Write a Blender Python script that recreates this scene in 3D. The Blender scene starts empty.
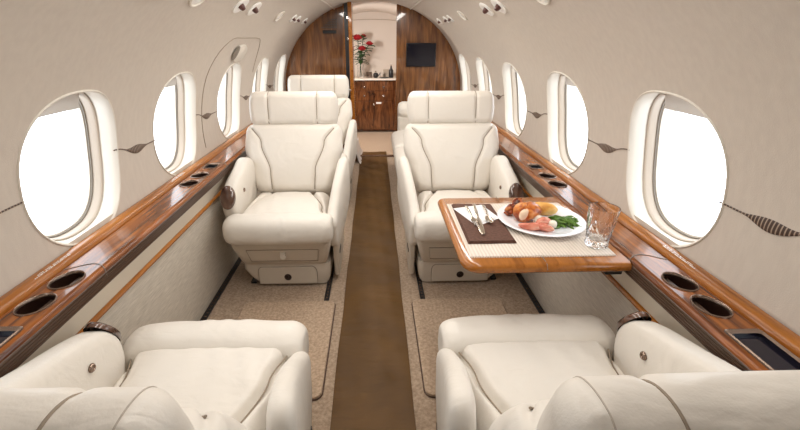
import bpy, math, random
from mathutils import Vector, Matrix
PI = math.pi
random.seed(7)
SC = bpy.context.scene
COL = SC.collection
A_, B_, ZC = 0.90, 0.82, 0.71          # fuselage lining: half width, half height, centre height
YB = 4.30                              # forward bulkhead
sin, cos = math.sin, math.cos

# ------------------------------------------------------------------ mesh collector
class MB:
    def __init__(s): s.v = []; s.f = []
    def add(s, vs, fs):
        o = len(s.v); s.v += [tuple(p) for p in vs]; s.f += [tuple(i + o for i in f) for f in fs]; return s
    def box(s, x0, x1, y0, y1, z0, z1):
        vs = [(x, y, z) for z in (z0, z1) for y in (y0, y1) for x in (x0, x1)]
        return s.add(vs, [(0, 2, 3, 1), (4, 5, 7, 6), (0, 1, 5, 4), (2, 6, 7, 3), (0, 4, 6, 2), (1, 3, 7, 5)])
    def loft(s, loops, cap=True, close=True):
        n = len(loops[0]); vs = [p for l in loops for p in l]; fs = []
        for i in range(len(loops) - 1):
            for j in range(n if close else n - 1):
                a, b = i * n + j, i * n + (j + 1) % n
                fs.append((a, b, b + n, a + n))
        if cap: fs.append(tuple(range(n - 1, -1, -1))); fs.append(tuple((len(loops) - 1) * n + j for j in range(n)))
        return s.add(vs, fs)
    def grid(s, fn, nu, nv):
        vs = [fn(i / nu, j / nv) for i in range(nu + 1) for j in range(nv + 1)]
        fs = [(i * (nv + 1) + j, (i + 1) * (nv + 1) + j, (i + 1) * (nv + 1) + j + 1, i * (nv + 1) + j + 1) for i in range(nu) for j in range(nv)]
        return s.add(vs, fs)
    def tube(s, pts, r, n=8, cap=True, flat=None):
        pts = [Vector(p) for p in pts]; loops = []; up = None
        for i, p in enumerate(pts):
            t = (pts[min(i + 1, len(pts) - 1)] - pts[max(i - 1, 0)]).normalized()
            if up is None:
                up = t.orthogonal().normalized() if flat is None else Vector(flat)
            sd = t.cross(up).normalized(); up = sd.cross(t).normalized()
            rr = r(i / (len(pts) - 1)) if callable(r) else r
            ra, rb = rr if isinstance(rr, tuple) else (rr, rr)
            loops.append([p + sd * (cos(2 * PI * k / n) * ra) + up * (sin(2 * PI * k / n) * rb) for k in range(n)])
        return s.loft(loops, cap)
    def ring(s, pts, r, n=8):
        pts = [Vector(p) for p in pts]; m = len(pts); c = sum(pts, Vector()) / m; loops = []
        nrm = Vector()
        for i in range(m): nrm += (pts[i] - c).cross(pts[(i + 1) % m] - c)
        nrm.normalize()
        for i in range(m + 1):
            p = pts[i % m]; t = (pts[(i + 1) % m] - pts[(i - 1) % m]).normalized(); sd = t.cross(nrm).normalized()
            loops.append([p + sd * (cos(2 * PI * k / n) * r) + nrm * (sin(2 * PI * k / n) * r) for k in range(n)])
        return s.loft(loops, False)
    def lathe(s, prof, c=(0, 0, 0), n=32, sx=1, sy=1, cap=False):
        return s.loft([[(c[0] + r * sx * cos(2 * PI * k / n), c[1] + r * sy * sin(2 * PI * k / n), c[2] + z) for k in range(n)] for r, z in prof], cap)
    def prism(s, out, z0, z1):
        return s.loft([[(x, y, z0) for x, y in out], [(x, y, z1) for x, y in out]])
    def xf(s, M):
        s.v = [tuple(M @ Vector(p)) for p in s.v]; return s

def link(o): COL.objects.link(o); return o
def thing(name, label, cat, loc=(0, 0, 0), rz=0, group=None):
    o = bpy.data.objects.new(name, None); link(o); o.location = loc; o.rotation_euler = (0, 0, rz); o.empty_display_size = .1
    o['label'] = label; o['category'] = cat
    if group: o['group'] = group
    return o
def obj(name, mb, m, parent=None, local=False, smooth=True, bevel=0, bseg=3, sub=0, label=None, kind=None, face=None):
    me = bpy.data.meshes.new(name); vs = mb.v
    if parent is None:
        xs, ys, zs = zip(*vs); off = Vector(((min(xs) + max(xs)) / 2, (min(ys) + max(ys)) / 2, min(zs)))
    elif local: off = Vector((0, 0, 0))
    else:
        off = Vector(parent.location); q = parent.parent
        while q is not None: off += Vector(q.location); q = q.parent
    me.from_pydata([(p[0] - off.x, p[1] - off.y, p[2] - off.z) for p in vs], [], mb.f); me.validate(); me.update()
    import bmesh
    bm = bmesh.new(); bm.from_mesh(me); bmesh.ops.remove_doubles(bm, verts=bm.verts, dist=1e-6)
    if face is None: bmesh.ops.recalc_face_normals(bm, faces=bm.faces)
    else:
        bm.normal_update()
        for fc in bm.faces:
            if fc.normal.dot(face(fc.calc_center_median() + off)) < 0: fc.normal_flip()
    bm.to_mesh(me); bm.free()
    o = bpy.data.objects.new(name, me); link(o)
    me.materials.append(m)
    if smooth:
        me.shade_smooth()
        md = None
    if bevel:
        b = o.modifiers.new('bevel', 'BEVEL'); b.width = bevel; b.segments = bseg; b.limit_method = 'ANGLE'; b.angle_limit = .6
    if sub:
        b = o.modifiers.new('sub', 'SUBSURF'); b.levels = sub; b.render_levels = sub
    if smooth and not sub:
        me.set_sharp_from_angle(angle=math.radians(40)) if hasattr(me, 'set_sharp_from_angle') else None
    if parent is None: o.location = off
    else: o.parent = parent
    if label: o['label'] = label
    if kind: o['kind'] = kind
    return o
def tag(o, label, cat, group=None, kind=None):
    o['label'] = label; o['category'] = cat
    if group: o['group'] = group
    if kind: o['kind'] = kind
    return o
def struct(name, mb, m, **k): return obj(name, mb, m, kind='structure', **k)

# ------------------------------------------------------------------ materials
def mat(name, col, rough=.5, metal=0, coat=0, spec=.5, bump=None, trans=0, sheen=0, ior=1.45):
    m = bpy.data.materials.new(name); m.use_nodes = True; nt = m.node_tree; b = nt.nodes['Principled BSDF']
    b.inputs['Base Color'].default_value = (*col, 1); b.inputs['Roughness'].default_value = rough
    b.inputs['Metallic'].default_value = metal; b.inputs['Coat Weight'].default_value = coat; b.inputs['Coat Roughness'].default_value = .04
    b.inputs['Specular IOR Level'].default_value = spec; b.inputs['Transmission Weight'].default_value = trans; b.inputs['IOR'].default_value = ior
    b.inputs['Sheen Weight'].default_value = sheen
    if bump:
        sc, st, stretch = bump
        n = noise(nt, sc, stretch); bp = nt.nodes.new('ShaderNodeBump'); bp.inputs['Strength'].default_value = st; bp.inputs['Distance'].default_value = .01
        nt.links.new(n.outputs['Fac'], bp.inputs['Height']); nt.links.new(bp.outputs[0], b.inputs['Normal'])
    return m
def noise(nt, sc, stretch=(1, 1, 1), detail=4, dist=0):
    t = nt.nodes.new('ShaderNodeTexCoord'); mp = nt.nodes.new('ShaderNodeMapping'); mp.inputs['Scale'].default_value = stretch
    n = nt.nodes.new('ShaderNodeTexNoise'); n.inputs['Scale'].default_value = sc; n.inputs['Detail'].default_value = detail; n.inputs['Distortion'].default_value = dist
    nt.links.new(t.outputs['Object'], mp.inputs[0]); nt.links.new(mp.outputs[0], n.inputs['Vector']); return n
def ramp(nt, src, stops, dst):
    r = nt.nodes.new('ShaderNodeValToRGB'); e = r.color_ramp.elements
    while len(e) < len(stops): e.new(.5)
    for k, (p, c) in enumerate(stops): e[k].position = p; e[k].color = (*c, 1)
    nt.links.new(src, r.inputs[0]); nt.links.new(r.outputs[0], dst); return r
def vmat(name, stops, sc, stretch, rough=.5, coat=0, detail=4, dist=0, bump=0, bsc=None, bstretch=None, sheen=0, spec=.5):
    m = mat(name, stops[0][1], rough, coat=coat, sheen=sheen, spec=spec); nt = m.node_tree; b = nt.nodes['Principled BSDF']
    n = noise(nt, sc, stretch, detail, dist); ramp(nt, n.outputs['Fac'], stops, b.inputs['Base Color'])
    if bump:
        n2 = noise(nt, bsc, bstretch or (1, 1, 1)) if bsc else n
        bp = nt.nodes.new('ShaderNodeBump'); bp.inputs['Strength'].default_value = bump; bp.inputs['Distance'].default_value = .01
        nt.links.new(n2.outputs['Fac'], bp.inputs['Height']); nt.links.new(bp.outputs[0], b.inputs['Normal'])
    return m
M = {}
def leather(name, c):
    m = mat(name, c, .42, spec=.45); nt = m.node_tree; b = nt.nodes['Principled BSDF']
    n1 = noise(nt, 7, (1, 1, 1), 2, .8); n2 = noise(nt, 260, (1, 1, 1), 2)
    n3 = noise(nt, 11, (1, 2.0, 1.2), 2, 1.0); a0 = nt.nodes.new('ShaderNodeMath'); a0.operation = 'MULTIPLY_ADD'; a0.inputs[1].default_value = .22
    nt.links.new(n3.outputs['Fac'], a0.inputs[0]); nt.links.new(n1.outputs['Fac'], a0.inputs[2])
    a = nt.nodes.new('ShaderNodeMath'); a.operation = 'MULTIPLY_ADD'; a.inputs[1].default_value = .03
    nt.links.new(n2.outputs['Fac'], a.inputs[0]); nt.links.new(a0.outputs[0], a.inputs[2])
    bp = nt.nodes.new('ShaderNodeBump'); bp.inputs['Strength'].default_value = .5; bp.inputs['Distance'].default_value = .02
    nt.links.new(a.outputs[0], bp.inputs['Height']); nt.links.new(bp.outputs[0], b.inputs['Normal']); return m
M['leather'] = leather('cream_leather', (.72, .675, .61))
M['stitch'] = mat('leather_stitch', (.48, .42, .36), .7)
M['binding'] = mat('carpet_binding', (.10, .06, .04), .9)
M['seam'] = mat('leather_seam', (.30, .24, .18), .7)
M['shell'] = mat('cream_plastic', (.62, .56, .48), .4)
M['wall'] = vmat('beige_lining', [(.35, (.545, .485, .425)), (.65, (.575, .515, .45))], 60, (1, 1, .25), .75, bump=.12, bsc=400)
M['lining_top'] = mat('headliner', (.57, .515, .455), .7)
M['surround'] = mat('window_plastic', (.70, .655, .58), .35)
M['blind'] = mat('window_blind', (.70, .68, .66), .25)
M['surround2'] = mat('window_inner_plastic', (.46, .385, .31), .4)
M['gasket'] = mat('gasket', (.20, .17, .135), .5)
M['wood'] = vmat('ledge_wood', [(.28, (.040, .010, .002)), (.45, (.17, .048, .008)), (.6, (.31, .095, .015)), (.78, (.10, .028, .005))], 9, (5, .35, 5), .25, coat=.42, spec=.25, detail=5, dist=.6)
M['wood_rail'] = vmat('rail_wood', [(.3, (.22, .07, .010)), (.55, (.38, .135, .021)), (.75, (.26, .082, .012))], 8, (6, .3, 6), .25, coat=.5, spec=.3, detail=5, dist=.5)
M['wood_dark'] = vmat('bulkhead_wood', [(.3, (.07, .023, .006)), (.5, (.18, .066, .017)), (.72, (.31, .125, .033))], 7, (4, 4, .5), .25, coat=.8, detail=5, dist=1.0)
M['galley_wood'] = vmat('galley_wood', [(.3, (.035, .011, .004)), (.5, (.13, .045, .015)), (.75, (.24, .09, .03))], 8, (3, 3, .6), .25, coat=.8, detail=5, dist=1.2)
M['pleat'] = mat('pleated_brown_trim', (.075, .043, .028), .35)
M['metal_b'] = mat('bronze_trim', (.26, .19, .15), .25, metal=.8)
M['black'] = mat('black_plastic', (.012, .012, .014), .35)
M['well'] = mat('dark_cup_well', (.022, .009, .006), .3)
M['screen'] = mat('screen_glass', (.006, .005, .012), .12)
M['chrome'] = mat('polished_metal', (.75, .72, .68), .15, metal=1)
M['steel'] = mat('cutlery_steel', (.55, .48, .40), .22, metal=1)
M['carpet'] = vmat('beige_carpet', [(.3, (.30, .21, .14)), (.7, (.52, .39, .28))], 90, (1, 1, 1), .95, detail=6, bump=.6, bsc=300, sheen=.3, spec=.1)
M['carpet2'] = vmat('mat_carpet', [(.3, (.36, .25, .165)), (.7, (.60, .445, .315))], 90, (1, 1, 1), .95, detail=6, bump=.6, bsc=300, sheen=.3, spec=.1)
M['runner'] = vmat('brown_satin', [(.35, (.085, .041, .010)), (.65, (.122, .060, .015))], 4, (1, 1, 1), .5, detail=3, spec=.25, bump=.7, bsc=5, bstretch=(.8, 4, 1))
M['fabric'] = vmat('woven_sidewall', [(.3, (.47, .42, .35)), (.7, (.68, .62, .53))], 40, (.6, .5, 9), .85, detail=5, bump=.4, bsc=50, bstretch=(.6, .5, 9))
M['cream'] = mat('cream_panel', (.68, .61, .50), .5)
M['galley_wall'] = mat('galley_cream', (.74, .67, .61), .5)
M['counter'] = mat('counter_stone', (.80, .74, .66), .3)
M['china'] = mat('white_china', (.85, .86, .90), .12, coat=.5)
M['napkin'] = vmat('brown_linen', [(.4, (.085, .036, .022)), (.6, (.115, .05, .032))], 120, (1, 1, 1), .8, bump=.2)
M['white_linen'] = mat('white_linen', (.80, .80, .82), .8, bump=(60, .3, (1, 1, 1)))
M['glass'] = mat('clear_glass', (1, 1, 1), .0, trans=1, ior=1.48)
M['red'] = vmat('rose_petals', [(.3, (.22, .003, .008)), (.7, (.48, .008, .02))], 30, (1, 1, 1), .6)
M['green'] = vmat('leaf_green', [(.3, (.012, .045, .012)), (.7, (.04, .11, .025))], 20, (1, 1, 1), .5)
M['beans'] = vmat('green_beans', [(.3, (.045, .11, .012)), (.7, (.13, .24, .035))], 50, (1, 1, 1), .35)
M['chicken'] = vmat('roast_chicken', [(.30, (.08, .012, .003)), (.43, (.36, .07, .010)), (.55, (.62, .21, .04)), (.74, (.78, .42, .16))], 30, (1, 1, 1), .28, detail=5, dist=.8, bump=.6)
M['chicken_dark'] = vmat('charred_chicken', [(.35, (.06, .012, .005)), (.5, (.28, .05, .012)), (.68, (.62, .25, .08))], 32, (1, 1, 1), .3, detail=5, dist=.8, bump=.7)
M['meat'] = vmat('chicken_breast', [(.35, (.72, .50, .34)), (.65, (.85, .70, .52))], 30, (1, 1, 1), .5)
M['ham'] = vmat('pink_meat', [(.3, (.48, .10, .06)), (.55, (.70, .27, .18)), (.75, (.78, .48, .36))], 24, (.5, 3, 3), .3, detail=4, dist=.7, bump=.3)
M['roll'] = vmat('golden_bread', [(.35, (.50, .19, .03)), (.5, (.72, .38, .09)), (.65, (.82, .54, .2))], 22, (1, 1, 1), .45, bump=.3)
M['potato'] = mat('white_potato', (.82, .78, .66), .6)
M['water'] = mat('water', (.9, .95, .95), 0, trans=1, ior=1.33)
M['lens'] = mat('light_lens', (.88, .87, .84), .3)
M['red_dark'] = mat('dark_red_nozzle', (.09, .03, .02), .3)
M['white'] = mat('white_sheet', (.82, .80, .78), .4)
# striped spindle
ms = mat('striped_motif', (.06, .035, .025), .5); nt = ms.node_tree
tc = nt.nodes.new('ShaderNodeTexCoord'); wv = nt.nodes.new('ShaderNodeTexWave'); wv.bands_direction = 'Y'; wv.inputs['Scale'].default_value = 34; wv.inputs['Distortion'].default_value = .6
nt.links.new(tc.outputs['Object'], wv.inputs['Vector']); ramp(nt, wv.outputs['Fac'], [(.62, (.05, .027, .019)), (.92, (.33, .25, .19))], nt.nodes['Principled BSDF'].inputs['Base Color'])
M['motif'] = ms
# placemat weave
mp_ = mat('woven_mat', (.62, .52, .44), .85); nt = mp_.node_tree
tc = nt.nodes.new('ShaderNodeTexCoord'); wv = nt.nodes.new('ShaderNodeTexWave'); wv.bands_direction = 'X'; wv.inputs['Scale'].default_value = 30; wv.inputs['Distortion'].default_value = .5
nt.links.new(tc.outputs['Object'], wv.inputs['Vector']); ramp(nt, wv.outputs['Fac'], [(.1, (.62, .54, .47)), (.9, (.74, .66, .58))], nt.nodes['Principled BSDF'].inputs['Base Color'])
bp = nt.nodes.new('ShaderNodeBump'); bp.inputs['Strength'].default_value = .5; bp.inputs['Distance'].default_value = .002
nt.links.new(wv.outputs['Fac'], bp.inputs['Height']); nt.links.new(bp.outputs[0], nt.nodes['Principled BSDF'].inputs['Normal'])
M['placemat'] = mp_
# thin cabin pane: mostly see-through with a faint gloss
mg = bpy.data.materials.new('cabin_pane'); mg.use_nodes = True; nt = mg.node_tree; nt.nodes.clear()
o_ = nt.nodes.new('ShaderNodeOutputMaterial'); mx = nt.nodes.new('ShaderNodeMixShader'); tr = nt.nodes.new('ShaderNodeBsdfTransparent'); gl = nt.nodes.new('ShaderNodeBsdfGlossy')
gl.inputs['Roughness'].default_value = .05; tr.inputs[0].default_value = (.95, .97, 1, 1); mx.inputs[0].default_value = .05
nt.links.new(tr.outputs[0], mx.inputs[1]); nt.links.new(gl.outputs[0], mx.inputs[2]); nt.links.new(mx.outputs[0], o_.inputs[0]); M['pane'] = mg
def emis(name, c, s):
    m = bpy.data.materials.new(name); m.use_nodes = True; b = m.node_tree.nodes['Principled BSDF']
    b.inputs['Base Color'].default_value = (*c, 1); b.inputs['Emission Color'].default_value = (*c, 1); b.inputs['Emission Strength'].default_value = s; return m
M['lamp'] = emis('lamp_glow', (1, .93, .82), 3)

# ------------------------------------------------------------------ fuselage lining (an elliptical tube)
def shell_x(z): return A_ * math.sqrt(max(0, 1 - ((z - ZC) / B_) ** 2))
def shell_z(x): return ZC + B_ * math.sqrt(max(0, 1 - (x / A_) ** 2))
TH = [i * (PI * .62) / 600 for i in range(601)]            # arc length table from the waist upwards
S_ = [0.0]
for i in range(600):
    a, b = TH[i], TH[i + 1]
    S_.append(S_[-1] + math.hypot(A_ * (cos(b) - cos(a)), B_ * (sin(b) - sin(a))))
def th_of_s(s):
    if s < 0: return s / B_
    lo, hi = 0, 600
    while hi - lo > 1:
        m = (lo + hi) // 2
        if S_[m] <= s: lo = m
        else: hi = m
    return TH[lo] + (TH[hi] - TH[lo]) * (s - S_[lo]) / (S_[hi] - S_[lo])
def s_of_z(z):
    t = math.asin((z - ZC) / B_)
    if t < 0: return t * B_
    k = t / (PI * .62) * 600; i = int(k); return S_[i] + (S_[min(i + 1, 600)] - S_[i]) * (k - i)
def shell(side, y, s, d=0):
    t = th_of_s(s); x, z = A_ * cos(t), B_ * sin(t)
    nx, nz = cos(t) / A_, sin(t) / B_; l = math.hypot(nx, nz)
    return (side * (x + d * nx / l), y, ZC + z + d * nz / l)
def shell_n(side, z):
    t = math.asin((z - ZC) / B_); nx, nz = cos(t) / A_, sin(t) / B_; return Vector((side * nx, 0, nz)).normalized()

Y0 = -1.63
S_LO, S_A, S_B, S_TOP = s_of_z(.60), s_of_z(.645), s_of_z(1.13), s_of_z(shell_z(.365))
WYS = {1: [.44, 1.12, 1.82, 2.55, 3.28, 3.98], -1: [.48, 1.185, 1.85, 2.57, 3.29, 3.98]}   # window centres; the first lies outside the frame
WC = s_of_z(.846); HW, HH = .210, .232        # hole half sizes (along y, along the arc)
NR = 64
def se(k, a, b, n=2.4):
    t = 2 * PI * (k + .5) / NR; c, s = cos(t), sin(t)
    return a * math.copysign(abs(c) ** (2 / n), c), b * math.copysign(abs(s) ** (2 / n), s)
def rectpt(dx, dy, x0, x1, y0, y1):
    ts = []
    if dx: ts.append((x1 if dx > 0 else x0) / dx)
    if dy: ts.append((y1 if dy > 0 else y0) / dy)
    t = min(q for q in ts if q > 0); return dx * t, dy * t
def cell(mb, fn, cx, cy, x0, x1, y0, y1, hole, rings=8):
    """rectangle [x0,x1]x[y0,y1] around (cx,cy) with a hole; fn maps (u,v)->3D"""
    ins = [hole(k) for k in range(NR)]; outs = []
    for dx, dy in ins: outs.append(rectpt(dx, dy, x0 - cx, x1 - cx, y0 - cy, y1 - cy))
    for (ax, ay) in ((x0 - cx, y0 - cy), (x1 - cx, y0 - cy), (x1 - cx, y1 - cy), (x0 - cx, y1 - cy)):
        k = min(range(NR), key=lambda q: abs(math.atan2(outs[q][1] * ax - outs[q][0] * ay, outs[q][0] * ax + outs[q][1] * ay)))
        outs[k] = (ax, ay)
    loops = [[fn(cx + i[0] + (o[0] - i[0]) * r / rings, cy + i[1] + (o[1] - i[1]) * r / rings) for i, o in zip(ins, outs)] for r in range(rings + 1)]
    mb.loft(loops, False)

walls = {}
for side, nm in ((-1, 'left'), (1, 'right')):
    w = MB(); fn = lambda u, v, side=side: shell(side, u, v)
    def strip(y0, y1, s0, s1, nv): w.grid(lambda a, b: fn(y0 + (y1 - y0) * a, s0 + (s1 - s0) * b), max(1, int((y1 - y0) / .3)), nv)
    WY = WYS[side]; BND = [.10] + [(a + b) / 2 for a, b in zip(WY, WY[1:])] + [4.31]
    for yc, b0, b1 in zip(WY, BND, BND[1:]): cell(w, fn, yc, WC, b0, b1, S_A, S_B, lambda k: se(k, HW, HH))
    strip(.10, 4.31, S_LO, S_A, 2); strip(.10, 4.31, S_B, S_TOP, 18)
    strip(Y0, .10, S_LO, S_TOP, 30)
    walls[side] = struct('wall_' + nm, w, M['wall'], face=lambda c: Vector((-c.x, 0, ZC - c.z)))
    n = 0
    for yc in WY:
        n += 1; F = lambda k, r, d, e=2.4: shell(side, yc + se(k, HW * r, HH * r, e)[0], WC + se(k, HW * r, HH * r, e)[1], d)
        wb = MB(); wb.loft([[F(k, r, d) for k in range(NR)] for r, d in ((1.01, .003), (1.008, -.002), (1.0, -.004), (.985, -.003), (.965, .004), (.95, .016), (.935, .034), (.925, .048))], False)
        root = struct('window_%d' % (n + (8 if side > 0 else 0)), wb, M['surround'])
        def part(name, rs, m):
            q = MB(); q.loft([[F(k, r, d) for k in range(NR)] for r, d in rs], False)
            return obj(name, q, m, root)
        part('inner_frame', ((.925, .048), (.915, .045), (.905, .047), (.897, .054), (.89, .066), (.882, .078)), M['surround2'])
        part('gasket', ((.883, .077), (.877, .073), (.868, .074), (.864, .082)), M['gasket'])
        part('pane_bezel', ((.866, .080), (.85, .080), (.84, .090), (.835, .12)), M['surround'])
        q = MB(); q.loft([[F(k, r, .100) for k in range(NR)] for r in (.86, .5, .15)], False); q.add([F(k, .15, .100) for k in range(NR)], [tuple(range(NR))])
        obj('pane', q, M['pane'], root)
        # pull-down blind tucked under the top of the frame
        q = MB(); q.grid(lambda a, b: shell(side, yc + (a - .5) * 2 * HW * .55, WC + HH * (.60 + .26 * b), .060 + .010 * b), 10, 4)
        bl = obj('blind', q, M['blind'], root)

c = MB(); tt = math.asin(.365 / A_)
c.grid(lambda a, b: (A_ * sin(-tt + 2 * tt * b), Y0 + (YB + .06 - Y0) * a, ZC + B_ * cos(-tt + 2 * tt * b) - .006), 12, 24)
ceil = struct('ceiling', c, M['lining_top'])
for side in (-1, 1):
    q = MB(); x = .365; z = shell_z(x)
    q.tube([(side * x, Y0 + .01 + (YB - Y0 - .02) * i / 20, z - .004) for i in range(21)], (.007), 8)
    obj('edge_strip', q, M['surround'], ceil)
def end_plate(y, d=.03):
    pts = [(A_ * cos(t), ZC + B_ * sin(t)) for t in [PI * i / 48 for i in range(49)]]
    pts = [(.9, -.0)] + pts + [(-.9, -.0)]
    return MB().loft([[(x, y, z) for x, z in pts], [(x, y + d, z) for x, z in pts]])
struct('wall_back', end_plate(Y0 - .03), M['cream'])
f = MB(); f.box(-.86, .86, Y0, YB + .03, -.03, 0); struct('floor', f, M['carpet'], smooth=False)
f = MB(); f.box(-.86, .86, YB + .03, 6.1, -.03, 0); struct('floor_galley', f, M['carpet2'], smooth=False)

# lower side walls
for side, nm in ((-1, 'left'), (1, 'right')):
    r = walls[side]
    q = MB(); q.grid(lambda a, b: (side * (.815 - .03 * b), Y0 + (YB - Y0) * a, -.01 + .48 * b), 10, 4); obj('fabric_panel', q, M['fabric'], r, label='woven grey-beige fabric lower panel')
    q = MB(); q.tube([(side * .781, Y0 + .01 + (YB - Y0 - .02) * i / 10, .478) for i in range(11)], (.009), 8); obj('wood_strip', q, M['wood_rail'], r)
    q = MB(); q.grid(lambda a, b: (side * (.783 - .008 * b), Y0 + (YB - Y0) * a, .48 + .125 * b), 10, 3); obj('cream_panel', q, M['cream'], r)
# curved seam of the exit hatch and its handle cover (left wall)
q = MB(); pts = []
ya, yb, zt, R = 2.14, 3.02, 1.20, .22
for i in range(9): pts.append((ya, .66 + (zt - R - .66) * i / 8))
for i in range(1, 9): t = PI - PI / 2 * i / 8; pts.append((ya + R + R * cos(t), zt - R + R * sin(t)))
for i in range(1, 8): pts.append((ya + R + (yb - ya - 2 * R) * i / 8, zt))
for i in range(1, 9): t = PI / 2 - PI / 2 * i / 8; pts.append((yb - R + R * cos(t), zt - R + R * sin(t)))
q.tube([(-shell_x(z) + .001, y, z) for y, z in pts], .0022, 6)
obj('hatch_seam', q, M['seam'], walls[-1])
hc = shell_n(-1, 1.13)
def disc_on(side, y, z, a, b, prof, n=28):
    """rings on the lining: a = half size along y, b = along the arc, prof = (scale, lift)"""
    s = s_of_z(z); q = MB()
    lp = [[shell(side, y + a * r * cos(2 * PI * k / n), s + b * r * sin(2 * PI * k / n), -l) for k in range(n)] for r, l in prof]
    q.loft(lp, False); q.add(lp[-1], [tuple(range(n))]); return q
obj('handle_cover', disc_on(-1, 2.56, 1.12, .12, .055, ((1, -.001), (.98, .006), (.9, .008))), M['surround'], walls[-1])
obj('handle_recess', disc_on(-1, 2.47, 1.125, .045, .045, ((1, .007), (.8, .009))), M['gasket'], walls[-1])

# spindle motifs between the windows
for side in (-1, 1):
    WY = WYS[side]
    for i in range(1, 6):
        yc = (WY[i] + WY[i - 1]) / 2
        if yc > YB - .2: continue
        q = MB(); pts = []; n = 40
        for k in range(n + 1):
            t = k / n; y = yc - .145 + .29 * t
            z = .848 - .032 * (1 / (1 + math.exp(-(t - .24) * 13)))
            pts.append((side * (shell_x(z) - .001), y, z))
        def rad(t):
            d = (t - .5); e = .0022
            if abs(d) < .26: e += .0145 * (cos(d / .26 * PI / 2)) ** 1.8
            return (max(.0018, e * .22), e)
        q.tube(pts, rad, 12, flat=(0, 0, 1)); obj('spindle_motif', q, M['motif'], walls[side])

# overhead fittings
def lamp_fit(side, y, a=.062, b=.04):
    z = 1.335 if side > 0 else 1.33; p = shell(side, y, s_of_z(z))
    return z, p
NM = {-1: 'left', 1: 'right'}
def reading_light(side, y, lab, a=.055):
    z, p = lamp_fit(side, y)
    r = thing('reading_light', lab, 'reading light', p, group='reading lights in the ceiling')
    obj('bezel', disc_on(side, y, z, a, a * .8, ((1, -.001), (.98, .006), (.86, .008), (.82, .002))), M['surround'], r)
    obj('lens', disc_on(side, y, z, a * .8, a * .64, ((1, .002), (.7, .006), (.3, .008))), M['lens'], r)
def nozzle(side, y, lab, sc=1, dz=0):
    z = 1.335 + dz; p = shell(side, y, s_of_z(z))
    r = thing('air_nozzle', lab, 'air nozzle', p, group='air nozzles in the ceiling')
    obj('base_ring', disc_on(side, y, z, .05 * sc, .04 * sc, ((1.15, -.001), (1.12, .006), (.9, .009), (.45, .004))), M['lens'], r)
    obj('nozzle_ball', disc_on(side, y, z,   .0155 * sc, .015 * sc, ((1, .003), (.9, .016), (.6, .024), (.3, .02))), M['red_dark'], r)
for y, l in ((1.05, 'round reading light in the left ceiling, nearest the camera'), (1.29, 'round reading light in the left ceiling, second from the camera'), (1.58, 'round reading light in the left ceiling, just before the pair of dark air nozzles'), (2.86, 'round reading light in the left ceiling beyond the pair of dark air nozzles')): reading_light(-1, y, l)
for y, l in ((1.10, 'round reading light in the right ceiling, nearest the camera'), (1.54, 'round reading light in the right ceiling, just before the pair of dark air nozzles'), (2.86, 'round reading light in the right ceiling beyond the pair of dark air nozzles')): reading_light(1, y, l)
for side in (-1, 1):
    for y, w in ((2.03, 'nearer of the pair above the front seat'), (2.25, 'farther of the pair above the front seat'), (3.30, 'small, third from the wooden bulkhead'), (3.48, 'small, second from the wooden bulkhead'), (3.82, 'small, closest to the wooden bulkhead')):
        nozzle(side, y, 'dark air nozzle in the %s ceiling, %s' % (NM[side], w), 1 if y < 3 else .8)

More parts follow.
